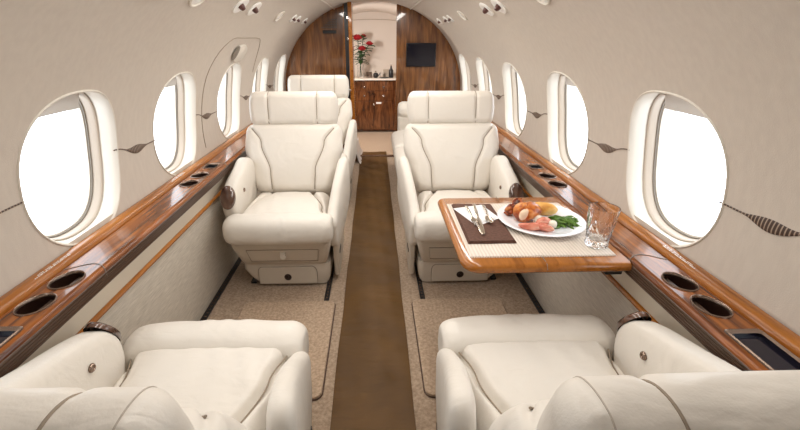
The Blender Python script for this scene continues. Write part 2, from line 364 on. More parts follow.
# ------------------------------------------------------------------ side ledges
LT = .619
def make_ledge(side):
    root = thing('side_ledge', 'glossy wooden ledge with cup holders running along the %s cabin wall' % NM[side], 'side ledge', (side * .82, 1.33, .58), group=None)
    Y1 = YB - .002; holes = []
    X0, X1 = .757, .845; XM = .801
    o_ = .055 if side < 0 else 0
    wells = [('cup', .86 + o_), ('cup', .755 + o_), ('screen', .605 + o_), ('cup', 1.62 + o_), ('cup', 1.735 + o_), ('tray', 1.88 + o_), ('cup', 3.25), ('cup', 3.36)]
    q = MB(); fn = lambda u, v: (side * v, u, LT)
    segs = sorted((y, t) for t, y in wells); cur = Y0 + .01
    def hol(t):
        if t == 'cup':
            def h(k):
                a = 2 * PI * (k + .5) / NR; r = 1 - .10 * max(0, cos(a - PI * .30)) ** 6; return (.043 * cos(a) * r, .037 * sin(a) * r)
            return h
        if t == 'screen': return lambda k: se(k, .062, .038, 14)
        return lambda k: se(k, .040, .030, 10)
    hw = {'cup': .05, 'screen': .075, 'tray': .055}
    for y, t in segs:
        if y - hw[t] > cur: q.grid(lambda a, b: fn(cur + (y - hw[t] - cur) * a, X0 + (X1 - X0) * b), 1, 1)
        cell(q, fn, y, XM, y - hw[t], y + hw[t], X0, X1, hol(t), 2); cur = y + hw[t]
    q.grid(lambda a, b: fn(cur + (Y1 - cur) * a, X0 + (X1 - X0) * b), 1, 1)
    prof = [(.757, LT), (.750, LT - .002), (.7455, LT - .007), (.744, LT - .015)]
    q.loft([[(side * x, y, z) for x, z in prof] for y in (Y0 + .01, Y1)], False, False)
    prof = [(.845, LT), (.848, LT - .004), (.853, LT - .004), (.855, LT)]
    q.loft([[(side * x, y, z) for x, z in prof] for y in (Y0 + .01, Y1)], False, False)
    obj('ledge_top', q, M['wood'], root, face=lambda c, side=side: Vector((-side * .3, 0, 1)))
    q = MB(); prof = [(.853, LT - .006), (.855, LT + .006), (.860, LT + .012), (.872, LT + .015), (.886, LT + .016), (.893, LT + .012), (.893, LT - .02)]
    q.loft([[(side * x, y, z) for x, z in prof] for y in (Y0 + .01, Y1)], True, True); obj('rail', q, M['wood_rail'], root, label='lighter wooden rail along the wall')
    q = MB(); prof = [(.744, LT - .015)]
    for i in range(5): z = LT - .017 - i * .0072; prof += [(.7425, z), (.7425, z - .0045), (.7455, z - .006)]
    prof += [(.748, LT - .055), (.80, LT - .055), (.80, LT - .015)]
    q.loft([[(side * x, y, z) for x, z in prof] for y in (Y0 + .01, Y1)], True, True); obj('pleated_edge', q, M['pleat'], root, smooth=False, label='dark brown ribbed front edge')
    for y in ((.98,) if side < 0 else (.985,)) + (1.98, 3.0):
        q = MB(); q.tube([(side * x, y + (.018 * sin((x - .745) * 40) if x < .85 else 0), z) for x, z in [(.7435, LT - .03), (.7435, LT - .016), (.7445, LT - .006), (.75, LT - .0005)] + [(.757 + .088 * i / 8, LT + .0005) for i in range(9)]], .0013, 6)
        obj('joint', q, M['gasket'], root)
    for t, y in wells:
        h = hol(t); P = lambda k, s, z: (side * (XM + h(k)[1] * s), y + h(k)[0] * s, z)
        m = M['metal_b']
        b = MB(); b.loft([[P(k, s, z) for k in range(NR)] for s, z in ((1.06, LT), (1.05, LT + .003), (1.0, LT + .004), (.95, LT + .002), (.93, LT - .004))], False)
        if t == 'cup':
            o = obj('cup_holder', b, m, root)
            b = MB(); b.loft([[P(k, s, z) for k in range(NR)] for s, z in ((.95, LT), (.90, LT - .03), (.84, LT - .052), (.7, LT - .054))], False); b.add([P(k, .7, LT - .054) for k in range(NR)], [tuple(range(NR))])
            obj('well', b, M['well'], o)
        elif t == 'screen':
            b = MB(); b.loft([[P(k, s, z) for k in range(NR)] for s, z in ((1.08, LT), (1.07, LT + .004), (1.0, LT + .006), (.86, LT + .002))], False)
            o = obj('control_panel', b, m, root)
            b = MB(); b.add([P(k, .87, LT - .006) for k in range(NR)], [tuple(range(NR))]); b.loft([[P(k, .88, LT + .002) for k in range(NR)], [P(k, .87, LT - .006) for k in range(NR)]], False)
            obj('display', b, M['screen'], o)
        else:
            o = obj('ashtray', b, m, root)
            b = MB(); b.loft([[P(k, .95, LT) for k in range(NR)], [P(k, .9, LT - .014) for k in range(NR)]], False); b.add([P(k, .9, LT - .014) for k in range(NR)], [tuple(range(NR))]); obj('lid', b, M['black'], o)
    # small engraved legend strip beside the cup holders
    for y in (.90, 1.66):
        q = MB()
        for i in range(22):
            q.box(*(sorted((side * .8655, side * .8675))), y + i * .006, y + i * .006 + random.choice((.002, .003, .0045)), LT + .0125, LT + .0152)
            if i % 5: q.box(*(sorted((side * .8705, side * .8725))), y + .01 + i * .0055, y + .01 + i * .0055 + .003, LT + .0135, LT + .0159)
        obj('legend', q, M['lens'], root, smooth=False)
    return root
make_ledge(-1); make_ledge(1)

# ------------------------------------------------------------------ seats
def ed(d, r): d = max(0, min(d / r, 1)); return math.sqrt(max(0, 1 - (1 - d) ** 2))
def pad(path, hw, T, Bk, r, nt=36, ns=36, crease=None, puff=.0, rt=None, puffp=1, backc=None):
    """upholstered pad; path(t)->(y,z,ny,nz), total length measured for the end rounding"""
    pl = [path(i / 60) for i in range(61)]; L = sum(math.hypot(pl[i + 1][0] - pl[i][0], pl[i + 1][1] - pl[i][1]) for i in range(60))
    rt = rt or r; loops = []
    ts = [.5 - .5 * cos(PI * i / nt) for i in range(nt + 1)]; ss = [sin(PI / 2 * (-1 + 2 * j / ns)) for j in range(ns + 1)]
    for t in ts:
        y, z, ny, nz = path(t); w0 = hw(t); e = ed(min(t, 1 - t) * L, rt)
        w = w0 - (1 - e) * rt * .8; lp = []
        for s in ss:
            x = s * w; h = T * ed(w - abs(x), r) * e
            h += puff * max(0, 1 - s * s) * max(0, 1 - (2 * t - 1) ** 2) ** puffp
            if crease: h -= crease(x, t) * ed(w - abs(x), r * .6) * e
            lp.append((x, y + ny * h, z + nz * h))
        for s in reversed(ss[1:-1]):
            x = s * w; h = -Bk * ed(w - abs(x), r) * e
            if backc: h += backc(x) * ed(w - abs(x), r * .6) * e
            lp.append((x, y + ny * h, z + nz * h))
        loops.append(lp)
    return MB().loft(loops, True)
def surf(path, hw, T, puff, x, t, lift=.0):
    y, z, ny, nz = path(t); s = x / hw(t); h = T + puff * max(0, 1 - s * s) * max(0, 1 - (2 * t - 1) ** 2) + lift
    return (x, y + ny * h, z + nz * h)
def lin(y0, z0, y1, z1, bow=0):
    l = math.hypot(y1 - y0, z1 - z0); ty, tz = (y1 - y0) / l, (z1 - z0) / l
    def p(t):
        b = bow * 4 * t * (1 - t); ny, nz = -tz, ty
        return (y0 + (y1 - y0) * t + ny * b, z0 + (z1 - z0) * t + nz * b, ny, nz)
    return p
def g(d, w): return math.exp(-(d / w) ** 2)
def interp(t, pts):
    for (a, va), (b, vb) in zip(pts, pts[1:]):
        if t <= b:
            k = (t - a) / (b - a); k = k * k * (3 - 2 * k); return va + (vb - va) * k
    return pts[-1][1]
def make_seat(label, loc, rz, w, hdz=0, group='cabin armchairs'):
    """local frame: occupant faces -y; w = side (+1/-1) of the wall armrest"""
    t = thing('cabin_seat', label, 'seat', loc, rz, group); L = M['leather']
    # base
    q = MB()
    def rr(x0, x1, y0, y1, z, c=.03, n=4):
        o = []
        for cx, cy, a0 in ((x1 - c, y0 + c, -90), (x1 - c, y1 - c, 0), (x0 + c, y1 - c, 90), (x0 + c, y0 + c, 180)):
            for i in range(n + 1): a = math.radians(a0 + 90 * i / n); o.append((cx + c * cos(a), cy + c * sin(a), z))
        return o
    q.loft([rr(-.155, .205, -.145, .20, .0085), rr(-.19, .215, -.15, .21, .045), rr(-.225, .22, -.155, .22, .10), rr(-.225, .22, -.152, .22, .135)])
    if w > 0: q.v = [(-x, y, z) for x, y, z in q.v]
    base = obj('seat_base', q, M['shell'], t, True)
    q = MB(); q.loft([rr(-.22, .205, -.155, .21, .137), rr(-.225, .21, -.178, .22, .16), rr(-.25, .235, -.215, .23, .262), rr(-.25, .235, -.215, .23, .285)])
    if w > 0: q.v = [(-x, y, z) for x, y, z in q.v]
    obj('seat_box', q, M['shell'], t, True)
    def plate(pts, y0, y1, zf):
        m = MB(); m.loft([[(x, y0 + zf(z), z) for x, z in pts], [(x, y1 + zf(z), z) for x, z in pts]]); return m
    sl = lambda z: -.178 - (z - .16) * .362
    P = [(-.165, .175), (.165, .175), (.175, .248), (-.175, .248)]
    o = obj('drawer', plate(P, -.004, .01, sl), M['shell'], t, True, bevel=.003)
    m = MB(); m.ring([(x * 1.012, sl(z) - .0015, z + (.002 if z > .2 else -.002)) for x, z in P], .0018, 6); obj('drawer_gap', m, M['seam'], o, True)
    m = MB(); m.tube([(0, sl(.212) + .002, .212), (0, sl(.212) - .02, .212)], lambda k: .012 + .004 * k, 12); m.box(-.014, .014, sl(.212) - .016, sl(.212), .213, .235); obj('knob', m, M['surround'], o, True, bevel=.002)
    P = [(-.15, .02), (.15, .02)] + [(.15 + .0 - .02 * (1 - cos(a)), .085 + .035 * sin(a)) for a in [PI / 2 * i / 6 for i in range(7)]] + [(-.15 + .02 * (1 - cos(a)), .085 + .035 * sin(a)) for a in [PI / 2 * i / 6 for i in range(6, -1, -1)]]
    o = obj('storage_door', plate(P, -.160, -.14, lambda z: 0), M['shell'], t, True, bevel=.003)
    m = MB(); m.ring([(x * 1.01, -.1565, z) for x, z in P], .002, 6); obj('door_gap', m, M['seam'], o, True)
    m = MB(); m.lathe([(.001, 0), (.017, 0), (.019, .003), (.013, .006), (.008, .003), (.001, .002)], n=20); m.xf(Matrix.Translation((0, -.160, .062)) @ Matrix.Rotation(PI / 2, 4, 'X')); obj('latch', m, M['well'], o, True)
    # cushion between the arms with side bolsters
    cp = lin(-.20, .345, .20, .335, .004)      # normal must point up
    cp_ = lambda k: (lambda a: (a[0], a[1], -a[2], -a[3]) if a[3] < 0 else a)(cp(k))
    chw = lambda k: interp(k, [(0, .222), (1, .21)])
    sx = lambda k: interp(k, [(0, .222), (.35, .185), (1, .105)])
    cr = lambda x, k: .022 * g(abs(x) - sx(k), .011) + .0012 * sin(x * 62 + 3 * sin(k * 4 + x * 9)) * (abs(x) < sx(k) - .03)
    ob = obj('seat_cushion', pad(cp_, chw, .072, .05, .05, crease=cr, puff=.016, nt=80, ns=110), L, t, True)
    # front roll
    rp = lambda k: (-.29 + .058 + .005 * 0, .352, -1, 0)
    q = MB(); n = 28; loops = []
    for i in range(81):
        s = sin(PI / 2 * (-1 + 2 * i / 80)); x = s * .252; e = ed(.252 - abs(x), .05); lp = []
        for k in range(n):
            a = 2 * PI * k / n; c_, s_ = cos(a), sin(a); rr_ = .6 + .4 * e
            px = math.copysign(abs(c_) ** .78, c_) * .072 * rr_; pz = math.copysign(abs(s_) ** .78, s_) * .070 * rr_
            fo = .0016 * sin(x * 75 + 2.2 * sin(x * 21) + 1.5 * a) * e * max(0, sin(a) * .6 - cos(a) * .6); lp.append((x, -.218 + px * (1 + fo * 6) - .006 * cos(x * 9), .366 + pz + fo + .004 * cos(x * 6)))
        loops.append(lp)
    q.loft(loops); obj('front_roll', q, L, t, True)
    for sg in (-1, 1):
        m = MB(); m.tube([surf(cp_, chw, .072, .016, sg * sx(.03 + .9 * i / 60), .03 + .9 * i / 60, -.020) for i in range(61)], .0022, 6); obj('seam', m, M['seam'], ob, True)
    # backrest
    bp_ = lin(.215, .385, .380, .748, .012)
    bp2 = lambda k: (lambda a: (a[0], a[1], -abs(a[2]), abs(a[3])))(bp_(k))
    bhw = lambda k: interp(k, [(0, .215), (.35, .245), (.65, .276), (1, .268)])
    bs = lambda k: interp(k, [(0, .118), (.3, .124), (.7, .175), (1, .245)])
    cr = lambda x, k: .013 * g(abs(x) - bs(k), .010) - .007 * max(0, min(1, (abs(x) - bs(k)) / .04)) * max(0, 1 - k)
    ob = obj('backrest', pad(bp2, bhw, .055, .055, .05, crease=cr, puff=.012, nt=90, ns=110), L, t, True)
    for sg in (-1, 1):
        m = MB(); m.tube([surf(bp2, bhw, .055, .012, sg * bs(.05 + .86 * i / 60), .05 + .86 * i / 60, -.0115) for i in range(61)], .0022, 6); obj('seam', m, M['seam'], ob, True)
    # headrest
    hp = lin(.388, .728 + hdz, .432, .922 + hdz, 0)
    hp2 = lambda k: (lambda a: (a[0], a[1], -abs(a[2]), abs(a[3])))(hp(k))
    hhw = lambda k: interp(k, [(0, .244), (.5, .252), (1, .246)])
    hx = .136
    cr = lambda x, k: .011 * g(abs(x) - hx, .007)
    ob = obj('headrest', pad(hp2, hhw, .062, .058, .042, crease=cr, puff=.006, nt=44, ns=72, rt=.045, backc=lambda x: .008 * g(abs(x) - hx, .007)), L, t, True)
    HL = .199
    def hpt(x, k, back):
        e = ed(min(k, 1 - k) * HL, .045); w_ = hhw(k) - (1 - e) * .045 * .8; y, z, ny, nz = hp2(k)
        h = (-.058 if back else .062) * ed(w_ - abs(x), .042) * e
        if not back: h += .006 * max(0, 1 - (x / w_) ** 2) * max(0, 1 - (2 * k - 1) ** 2)
        return h, y, z, ny, nz
    def over(xs, dip, rad):
        pts = []
        for i in range(41):
            u = i / 40; back = u > .5; k = 1 - (1 - min(u, 1 - u) * 2) ** 2 * 1.0
            k = .04 + .96 * k; h, y, z, ny, nz = hpt(xs, min(k, .9999), back)
            h += (dip if back else -dip) * ed(min(k, 1 - k) * HL, .045); pts.append((xs, y + ny * h, z + nz * h))
        m = MB(); m.tube(pts, rad, 6); return m
    for sg in (-1, 1):
        obj('seam', over(sg * hx, .009, .0022), M['seam'], ob, True)
        if hdz: obj('stitching', over(sg * .207, -.0002, .0011), M['stitch'], ob, True)
    # back shell
    q = MB(); lp = []
    for k in range(9):
        u = k / 8; y, z, ny, nz = bp2(u * .95); hwv = bhw(u) - .03
        lp.append([(x, y + .05 + .035 * math.sqrt(max(0, 1 - (x / hwv) ** 2)) * (1 - .0 * u), z - .05 * (1 - u)) for x in [hwv * sin(PI / 2 * (-1 + 2 * j / 16)) for j in range(17)]] + [(0, y + .02, z - .05 * (1 - u))])
    q.loft(lp); obj('back_shell', q, M['shell'], t, True)
    # wall-side armrest: tall slab, rounded at the front
    def slab(outline, xin, xout, rnd, nm, tw=None):
        m = MB(); n = len(outline); cy = sum(p[0] for p in outline) / n; cz = sum(p[1] for p in outline) / n; loops = []
        for i in range(13):
            u = -1 + 2 * i / 12; x = xin + (xout - xin) * (u + 1) / 2; hw_ = abs(xout - xin) / 2
            e = ed(hw_ * (1 - abs(u)), rnd); sh = (1 - e) * rnd; lp = []
            for j in range(n):
                p0, p1 = outline[j - 1], outline[(j + 1) % n]; nx_, nz_ = (p1[1] - p0[1]), -(p1[0] - p0[0]); l_ = math.hypot(nx_, nz_) or 1
                lp.append((x, outline[j][0] - nx_ / l_ * sh, outline[j][1] - nz_ / l_ * sh))
            loops.append(lp)
        m.loft(loops); return m
    # outline, counter-clockwise in (y,z)
    def dens(P, n=3):
        o = []
        for i in range(len(P)):
            p0, p1, p2, p3 = P[i - 1], P[i], P[(i + 1) % len(P)], P[(i + 2) % len(P)]
            for k in range(n):
                s = k / n; o.append(tuple(.5 * (2 * p1[c] + (p2[c] - p0[c]) * s + (2 * p0[c] - 5 * p1[c] + 4 * p2[c] - p3[c]) * s * s + (3 * p1[c] - p0[c] - 3 * p2[c] + p3[c]) * s ** 3) for c in (0, 1)))
        return o
    OUT = [(-.125, .37), (-.145, .42), (-.145, .48), (-.115, .525), (-.05, .555), (.06, .585), (.15, .61), (.20, .60), (.23, .56), (.24, .45), (.20, .33), (.02, .27), (-.10, .29)]
    OUT = dens(OUT)[::-1]
    m = slab(OUT, w * .208, w * .288, .028, 'a')
    ao = obj('wall_armrest', m, L, t, True)
    m = MB(); m.lathe([(.001, .012), (.6, .011), (.92, .006), (1, 0), (1, -.01)], n=28)
    ang = math.atan2(.10, .055)
    m.xf(Matrix.Translation((w * .250, -.140, .500)) @ Matrix.Rotation(math.radians(62), 4, 'X') @ Matrix.Diagonal((.036, .058, 1, 1)))
    cap = obj('armrest_cap', m, M['wood_cap'], ao, True, label='dark brown oval cap')
    m = MB(); m.lathe([(.001, .003), (.005, .003), (.006, .005), (.0085, .005), (.0105, .003), (.011, 0)], n=20); m.xf(Matrix.Translation((w * .207, -.02, .495)) @ Matrix.Rotation(-w * PI / 2, 4, 'Y'))
    obj('button', m, M['metal_b'], ao, True)
    INN = [(-.175, .32), (-.185, .36), (-.17, .395), (-.10, .44), (.00, .515), (.10, .575), (.17, .605), (.215, .59), (.245, .52), (.24, .42), (.19, .33), (.05, .25), (-.08, .21), (-.155, .24)]
    INN = dens(INN)[::-1]
    m = slab(INN, -w * .219, -w * .272, .025, 'b'); m.v = [(x - w * max(0, min(1, (y + .10) / .30)) * .042, y, z) for x, y, z in m.v]; io = obj('aisle_armrest', m, L, t, True)
    m = MB(); m.loft([rr(-.262, -.237, -.10, .19, .03, .01), rr(-.266, -.237, -.12, .21, .14, .01), rr(-.272, -.237, -.135, .22, .25, .01)])
    if w < 0: m.v = [(-x, y, z) for x, y, z in m.v]
    obj('side_panel', m, M['shell'], t, True)
    m = MB(); xx = -w * .2655; m.box(*sorted((xx, xx - w * .006)), -.10, -.03, .165, .185); obj('recline_handle', m, M['black'], io, True, bevel=.002)
    for sx_ in (-.19, .19):
        m = MB(); m.box(sx_ - .014, sx_ + .014, -.135, .19, .0085, .02); obj('foot', m, M['black'], t, True)
    return t
M['wood_cap'] = vmat('brown_burl', [(.35, (.05, .022, .014)), (.6, (.14, .07, .045))], 12, (1, 1, 1), .2, coat=1)
SX = .45
make_seat('cream leather armchair on the left facing the camera, nearest the camera of the two there', (-SX, 1.95, 0), 0, -1)
make_seat('cream leather armchair on the right facing the camera behind the set table', (SX, 1.95, 0), 0, 1)
make_seat('cream leather armchair on the left against the wooden bulkhead, behind another armchair', (-SX, 3.05, 0), 0, -1)
make_seat('cream leather armchair at the lower left seen from behind, facing the bulkhead', (-SX, .71, 0), PI, 1, -.066)
make_seat('cream leather armchair at the lower right seen from behind, facing the set table', (SX, .71, 0), PI, -1, -.066)

# ------------------------------------------------------------------ divan behind the right armchair
dv = thing('divan', 'low cream leather divan along the right wall, behind the right armchair', 'sofa', (.46, 3.3, 0))
q = MB(); q.box(.255, .735, 2.60, 4.0, .009, .26); obj('divan_base', q, M['shell'], dv, bevel=.02)
for y0, y1 in ((2.60, 3.17), (3.18, 3.75)):
    q = MB(); lp = []
    for i in range(17):
        s = sin(PI / 2 * (-1 + 2 * i / 16)); y = (y0 + y1) / 2 + s * (y1 - y0) / 2; e = ed((y1 - y0) / 2 * (1 - abs(s)), .05); r_ = .65 + .35 * e
        lp.append([(.43 + math.copysign(abs(cos(a)) ** .5, cos(a)) * .27 * (.9 + .1 * e), y, .34 + math.copysign(abs(sin(a)) ** .6, sin(a)) * .085 * r_) for a in [2 * PI * k / 32 for k in range(32)]])
    q.loft(lp); obj('seat_cushion', q, M['leather'], dv)
    q = MB(); lp = []
    for i in range(17):
        s = sin(PI / 2 * (-1 + 2 * i / 16)); y = (y0 + y1) / 2 + s * (y1 - y0) / 2; e = ed((y1 - y0) / 2 * (1 - abs(s)), .05); r_ = .65 + .35 * e
        lp.append([(.67 + math.copysign(abs(cos(a)) ** .6, cos(a)) * .06 * r_, y, .54 + math.copysign(abs(sin(a)) ** .5, sin(a)) * .14 * (.9 + .1 * e)) for a in [2 * PI * k / 32 for k in range(32)]])
    q.loft(lp); obj('back_cushion', q, M['leather'], dv)
q = MB(); lp = []
for i in range(17):
    s = sin(PI / 2 * (-1 + 2 * i / 16)); x = .48 + s * .25; e = ed(.25 * (1 - abs(s)), .05); r_ = .55 + .45 * e
    lp.append([(x, 3.86 + cos(a) * .085 * r_, .57 + sin(a) * .085 * r_) for a in [2 * PI * k / 24 for k in range(24)]])
q.loft(lp); obj('armrest_roll', q, M['leather'], dv)
q = MB(); q.box(.23, .74, 3.79, 3.93, .24, .53); obj('armrest_panel', q, M['leather'], dv, bevel=.02)

# ------------------------------------------------------------------ floor coverings
q = MB()
def rn(a, b):
    y = -.9 + 5.4 * a; x = -.152 + .29 * b
    x += .0015 * sin(y * 9 + b * 2) * abs(2 * b - 1)
    z = .006 + .0022 * sin(y * 17 + 3 * sin(y * 3.1) + b * 4) + .002 * sin(y * 31 + b * 7) * sin(b * PI) + .0012 * sin(b * 23 + y * 5)
    return (x, y, max(.0015, z))
q.grid(rn, 320, 24); tag(obj('aisle_runner', q, M['runner']), 'brown satin protective runner laid along the aisle carpet', 'runner')
def rrect(x0, x1, y0, y1, c, n=6):
    o = []
    for cx, cy, a0 in ((x1 - c, y0 + c, -90), (x1 - c, y1 - c, 0), (x0 + c, y1 - c, 90), (x0 + c, y0 + c, 180)):
        for i in range(n + 1): a = math.radians(a0 + 90 * i / n); o.append((cx + c * cos(a), cy + c * sin(a)))
    return o
for x0, x1, nm in ((-.635, -.195, 'left'), (.185, .625, 'right')):
    q = MB(); q.prism(rrect(x0, x1, 1.06, 1.645, .03), .001, .014)
    cm = obj('carpet_mat', q, M['carpet2'], bevel=.004)
    b = MB(); b.ring([(x, y, .003) for x, y in rrect(x0 - .002, x1 + .002, 1.058, 1.647, .032)], .0028, 6); obj('binding', b, M['binding'], cm)
    tag(cm, 'beige carpet mat on the floor between the %s armchairs' % nm, 'mat', 'carpet mats between facing seats')
for x, nm in ((-.795, 'left wall'), (-.24, 'left aisle'), (.24, 'right aisle'), (.795, 'right wall')):
    q = MB(); q.box(x - .012, x + .012, Y0 + .05, YB - .3, 0, .004)
    for i in range(2): q.box(x - .012 + i * .019, x - .007 + i * .019, Y0 + .05, YB - .3, .004, .008)
    r = obj('seat_track', q, M['black'], smooth=False); tag(r, 'dark metal seat track in the carpet on the %s side' % nm, 'seat track', 'seat tracks')
    if True:
        q = MB()
        for i in range(96): yy = .9 + i * .026; q.lathe([(.001, .0045), (.0055, .0045), (.0055, .0042)], (x, yy, .0005), 8)
        obj('stud_holes', q, M['metal_b'], r)
# ------------------------------------------------------------------ fold-out table
TZ = .613
tb = thing('folding_table', 'glossy wooden fold-out table joined to the right ledge, laid for a meal', 'table', (.50, 1.24, .585))
def tbl(x0, x1, y0, y1, name):
    prof = [(.012, .594), (.003, .599), (0, .607), (.002, .615), (.008, .620), (.014, TZ - .001), (.05, TZ - .001)]
    out = lambda d: [(min(x, .738), y) for x, y in rrect(x0 + d, x1 - d if x1 < .7 else x1, y0 + d, y1 - d, max(.006, .045 - d), 8)]
    q = MB(); q.loft([[(x, y, z) for x, y in out(d)] for d, z in prof]); return q
q = MB(); outl = lambda d: [(x, y) for x, y in
    [(.7415, .965 + d)] + [(.7415, 1.50 - d)] + [(.258 + .03 + (.03 - d) * cos(a), 1.50 - .03 + (.03 - d) * sin(a)) for a in [PI / 2 + PI / 2 * i / 8 for i in range(9)]] + [(.258 + .055 + (.055 - d) * cos(a), .965 + .055 + (.055 - d) * sin(a)) for a in [PI + PI / 2 * i / 10 for i in range(11)]]]
q.loft([[(x, y, z) for x, y in outl(d)] for d, z in [(.016, .580), (.006, .583), (0, .592), (0, .600), (.005, .608), (.014, TZ - .001)]])
top = obj('table_top', q, M['table_wood'] if 'table_wood' in M else M['wood_rail'], tb)
q = MB(); q.tube([(.498, 1.497, TZ - .0005), (.498, 1.25, TZ - .0005), (.498, .99, TZ - .0005), (.498, .971, .609), (.498, .9645, .598), (.498, .971, .583)], .0012, 6); obj('leaf_joint', q, M['gasket'], top)
for yy in (.995, 1.42):
    q = MB(); q.box(.69, .741, yy, yy + .04, .556, .579); obj('hinge_bracket', q, M['black'], tb, bevel=.003)

q = MB(); q.grid(lambda a, b: (.285 + .435 * a, 1.016 + .40 * b, TZ + .0012 + .0004 * sin(a * 30)), 40, 6)
q.box(.285, .72, 1.016, 1.416, TZ - .0009, TZ + .0008)
for i in range(88):
    x = .287 + i * .00492; q.box(x, x + .0022, 1.008, 1.017, TZ - .0005, TZ + .0012); q.box(x, x + .0022, 1.415, 1.424, TZ - .0005, TZ + .0012)
tag(obj('placemat', q, M['placemat'], smooth=False), 'cream woven placemat with short fringe on the wooden table', 'placemat')
q = MB(); z0 = TZ + .002
for k, d in enumerate((0, .003, .005)):
    q.prism([(.296 + d, 1.09 + d), (.449 - d, 1.092 + d), (.452 - d, 1.402 - d), (.300 + d, 1.408 - d)], z0 + k * .0028, z0 + k * .0028 + .0024)
tag(obj('brown_napkin', q, M['napkin'], bevel=.001), 'dark brown folded linen napkin on the left of the placemat', 'napkin')
z1 = z0 + .0083
q = MB(); q.prism([(.297, 1.352), (.350, 1.200), (.444, 1.262), (.410, 1.385)], z1, z1 + .0015); q.prism([(.305, 1.350), (.352, 1.212), (.432, 1.266), (.402, 1.378)], z1 + .0018, z1 + .0032)
tag(obj('white_napkin', q, M['white_linen'], bevel=.0006), 'small white folded napkin under the cutlery on the brown napkin', 'napkin')
# cutlery (handles away from the camera)
z2 = z1 + .0036
def along(p0, p1, ws, th=.0022, z=z2, bow=0.0):
    p0 = Vector((*p0, 0)); p1 = Vector((*p1, 0)); d = (p1 - p0); n = Vector((-d.y, d.x, 0)).normalized(); lp = []
    for t, w in ws:
        c = p0 + d * t; zz = z + th / 2 + bow * sin(t * PI); lp.append([(c.x + n.x * w * a, c.y + n.y * w * a, zz + b * th / 2) for a, b in ((-1, -.3), (-.7, -1), (.7, -1), (1, -.3), (1, .3), (.7, 1), (-.7, 1), (-1, .3))])
    return MB().loft(lp)
kn = along((.381, 1.385), (.352, 1.13), [(0, .003), (.03, .0055), (.3, .005), (.46, .0038), (.5, .004), (.54, .0085), (.85, .0095), (.95, .008), (1, .003)])
tag(obj('table_knife', kn, M['steel']), 'silver table knife between the fork and the spoon on the white napkin', 'knife')
r = thing('table_fork', 'silver fork left of the knife on the white napkin', 'fork', (.345, 1.29, z2))
obj('handle', along((.346, 1.37), (.347, 1.262), [(0, .003), (.06, .0055), (.5, .004), (1, .0026)], bow=.004), M['steel'], r)
hd = along((.347, 1.266), (.349, 1.236), [(0, .003), (.4, .009), (1, .0115)])
for i in range(4): x = .3405 + i * .0056; hd.box(x - .0012, x + .0012, 1.197, 1.238, z2, z2 + .0022)
obj('tines', hd, M['steel'], r)
r = thing('table_spoon', 'silver spoon right of the knife on the white napkin', 'spoon', (.405, 1.29, z2))
obj('handle', along((.414, 1.375), (.402, 1.262), [(0, .003), (.06, .0055), (.5, .004), (1, .0026)], bow=.004), M['steel'], r)
q = MB(); q.lathe([(.001, .001), (.55, .0012), (.9, .004), (1, .006), (.9, .0052), (.5, .0025), (.001, .002)], n=24); q.xf(Matrix.Translation((.399, 1.236, z2)) @ Matrix.Diagonal((.0135, .030, 1, 1))); obj('bowl', q, M['steel'], r)
# plate
PXY = (.580, 1.245); PZ = TZ + .0022
q = MB(); q.lathe([(.0005, .002), (.095, .002), (.098, 0), (.104, 0), (.106, .004), (.122, .009), (.144, .0145), (.1455, .0165), (.143, .0175), (.122, .0125), (.104, .008), (.094, .0055), (.0005, .0055)], (*PXY, PZ), 64)
tag(obj('dinner_plate', q, M['china']), 'round white dinner plate holding food on the placemat', 'plate')
FZ = PZ + .0058
def blob(c, r, seed=0, amp=.18, n=28, m=18, rz=0, flat=.0, rx=0):
    rnd = random.Random(seed); ph = [rnd.uniform(0, 6.28) for _ in range(9)]; lp = []
    for i in range(m + 1):
        v = PI * (i + .02) / (m + .04); row = []
        for k in range(n):
            u = 2 * PI * k / n; d = 1 + amp * (.5 * sin(2 * u + ph[0] + 2 * v) + .35 * sin(3 * v + ph[1]) * sin(u + ph[2]) + .3 * sin(4 * u + ph[3]) * sin(2 * v + ph[4]) + .15 * sin(7 * u + ph[5]) * sin(5 * v + ph[6]))
            row.append(Vector((sin(v) * cos(u) * r[0] * d, sin(v) * sin(u) * r[1] * d, cos(v) * r[2] * d)))
        lp.append(row)
    q = MB().loft(lp); q.xf(Matrix.Rotation(rz, 4, 'Z') @ Matrix.Rotation(rx, 4, 'X')); mz = min(p[2] for p in q.v)
    q.v = [(x + c[0], y + c[1], max(z, mz * .8) - mz * .8 + c[2]) for x, y, z in q.v]; return q
def food(name, q, m, lab, cat, group=None): return tag(obj(name, q, M[m]), lab, cat, group)
PX_, PY_ = PXY
r = thing('chicken_breast', 'roasted chicken breast with browned skin on the left of the plate', 'chicken', (PX_ - .05, PY_ + .01, FZ))
obj('browned_skin', blob((PX_ - .047, PY_ + .012, FZ), (.054, .036, .033), 3, .14, rz=.35), M['chicken'], r)
obj('white_meat', blob((PX_ - .060, PY_ - .012, FZ + .010), (.026, .016, .022), 5, .06, rz=.5), M['meat'], r, label='pale sliced side')
r = thing('chicken_wing', 'dark charred chicken wing at the far left edge of the plate', 'chicken', (PX_ - .055, PY_ + .085, FZ))
obj('upper_joint', blob((PX_ - .052, PY_ + .092, FZ), (.026, .018, .024), 9, .22, rz=.7), M['chicken_dark'], r)
obj('lower_joint', blob((PX_ - .080, PY_ + .066, FZ + .002), (.030, .014, .017), 12, .22, rz=.3), M['chicken_dark'], r)
food('chicken_tip', blob((PX_ - .098, PY_ + .040, FZ + .004), (.018, .009, .008), 14, .25, rz=.2), 'chicken_dark', 'small charred chicken tip near the left rim of the plate', 'chicken')
food('bread_roll', blob((PX_ + .030, PY_ + .055, FZ), (.050, .024, .024), 21, .05, rz=-.3), 'roll', 'golden bread roll on the far side of the plate', 'bread')
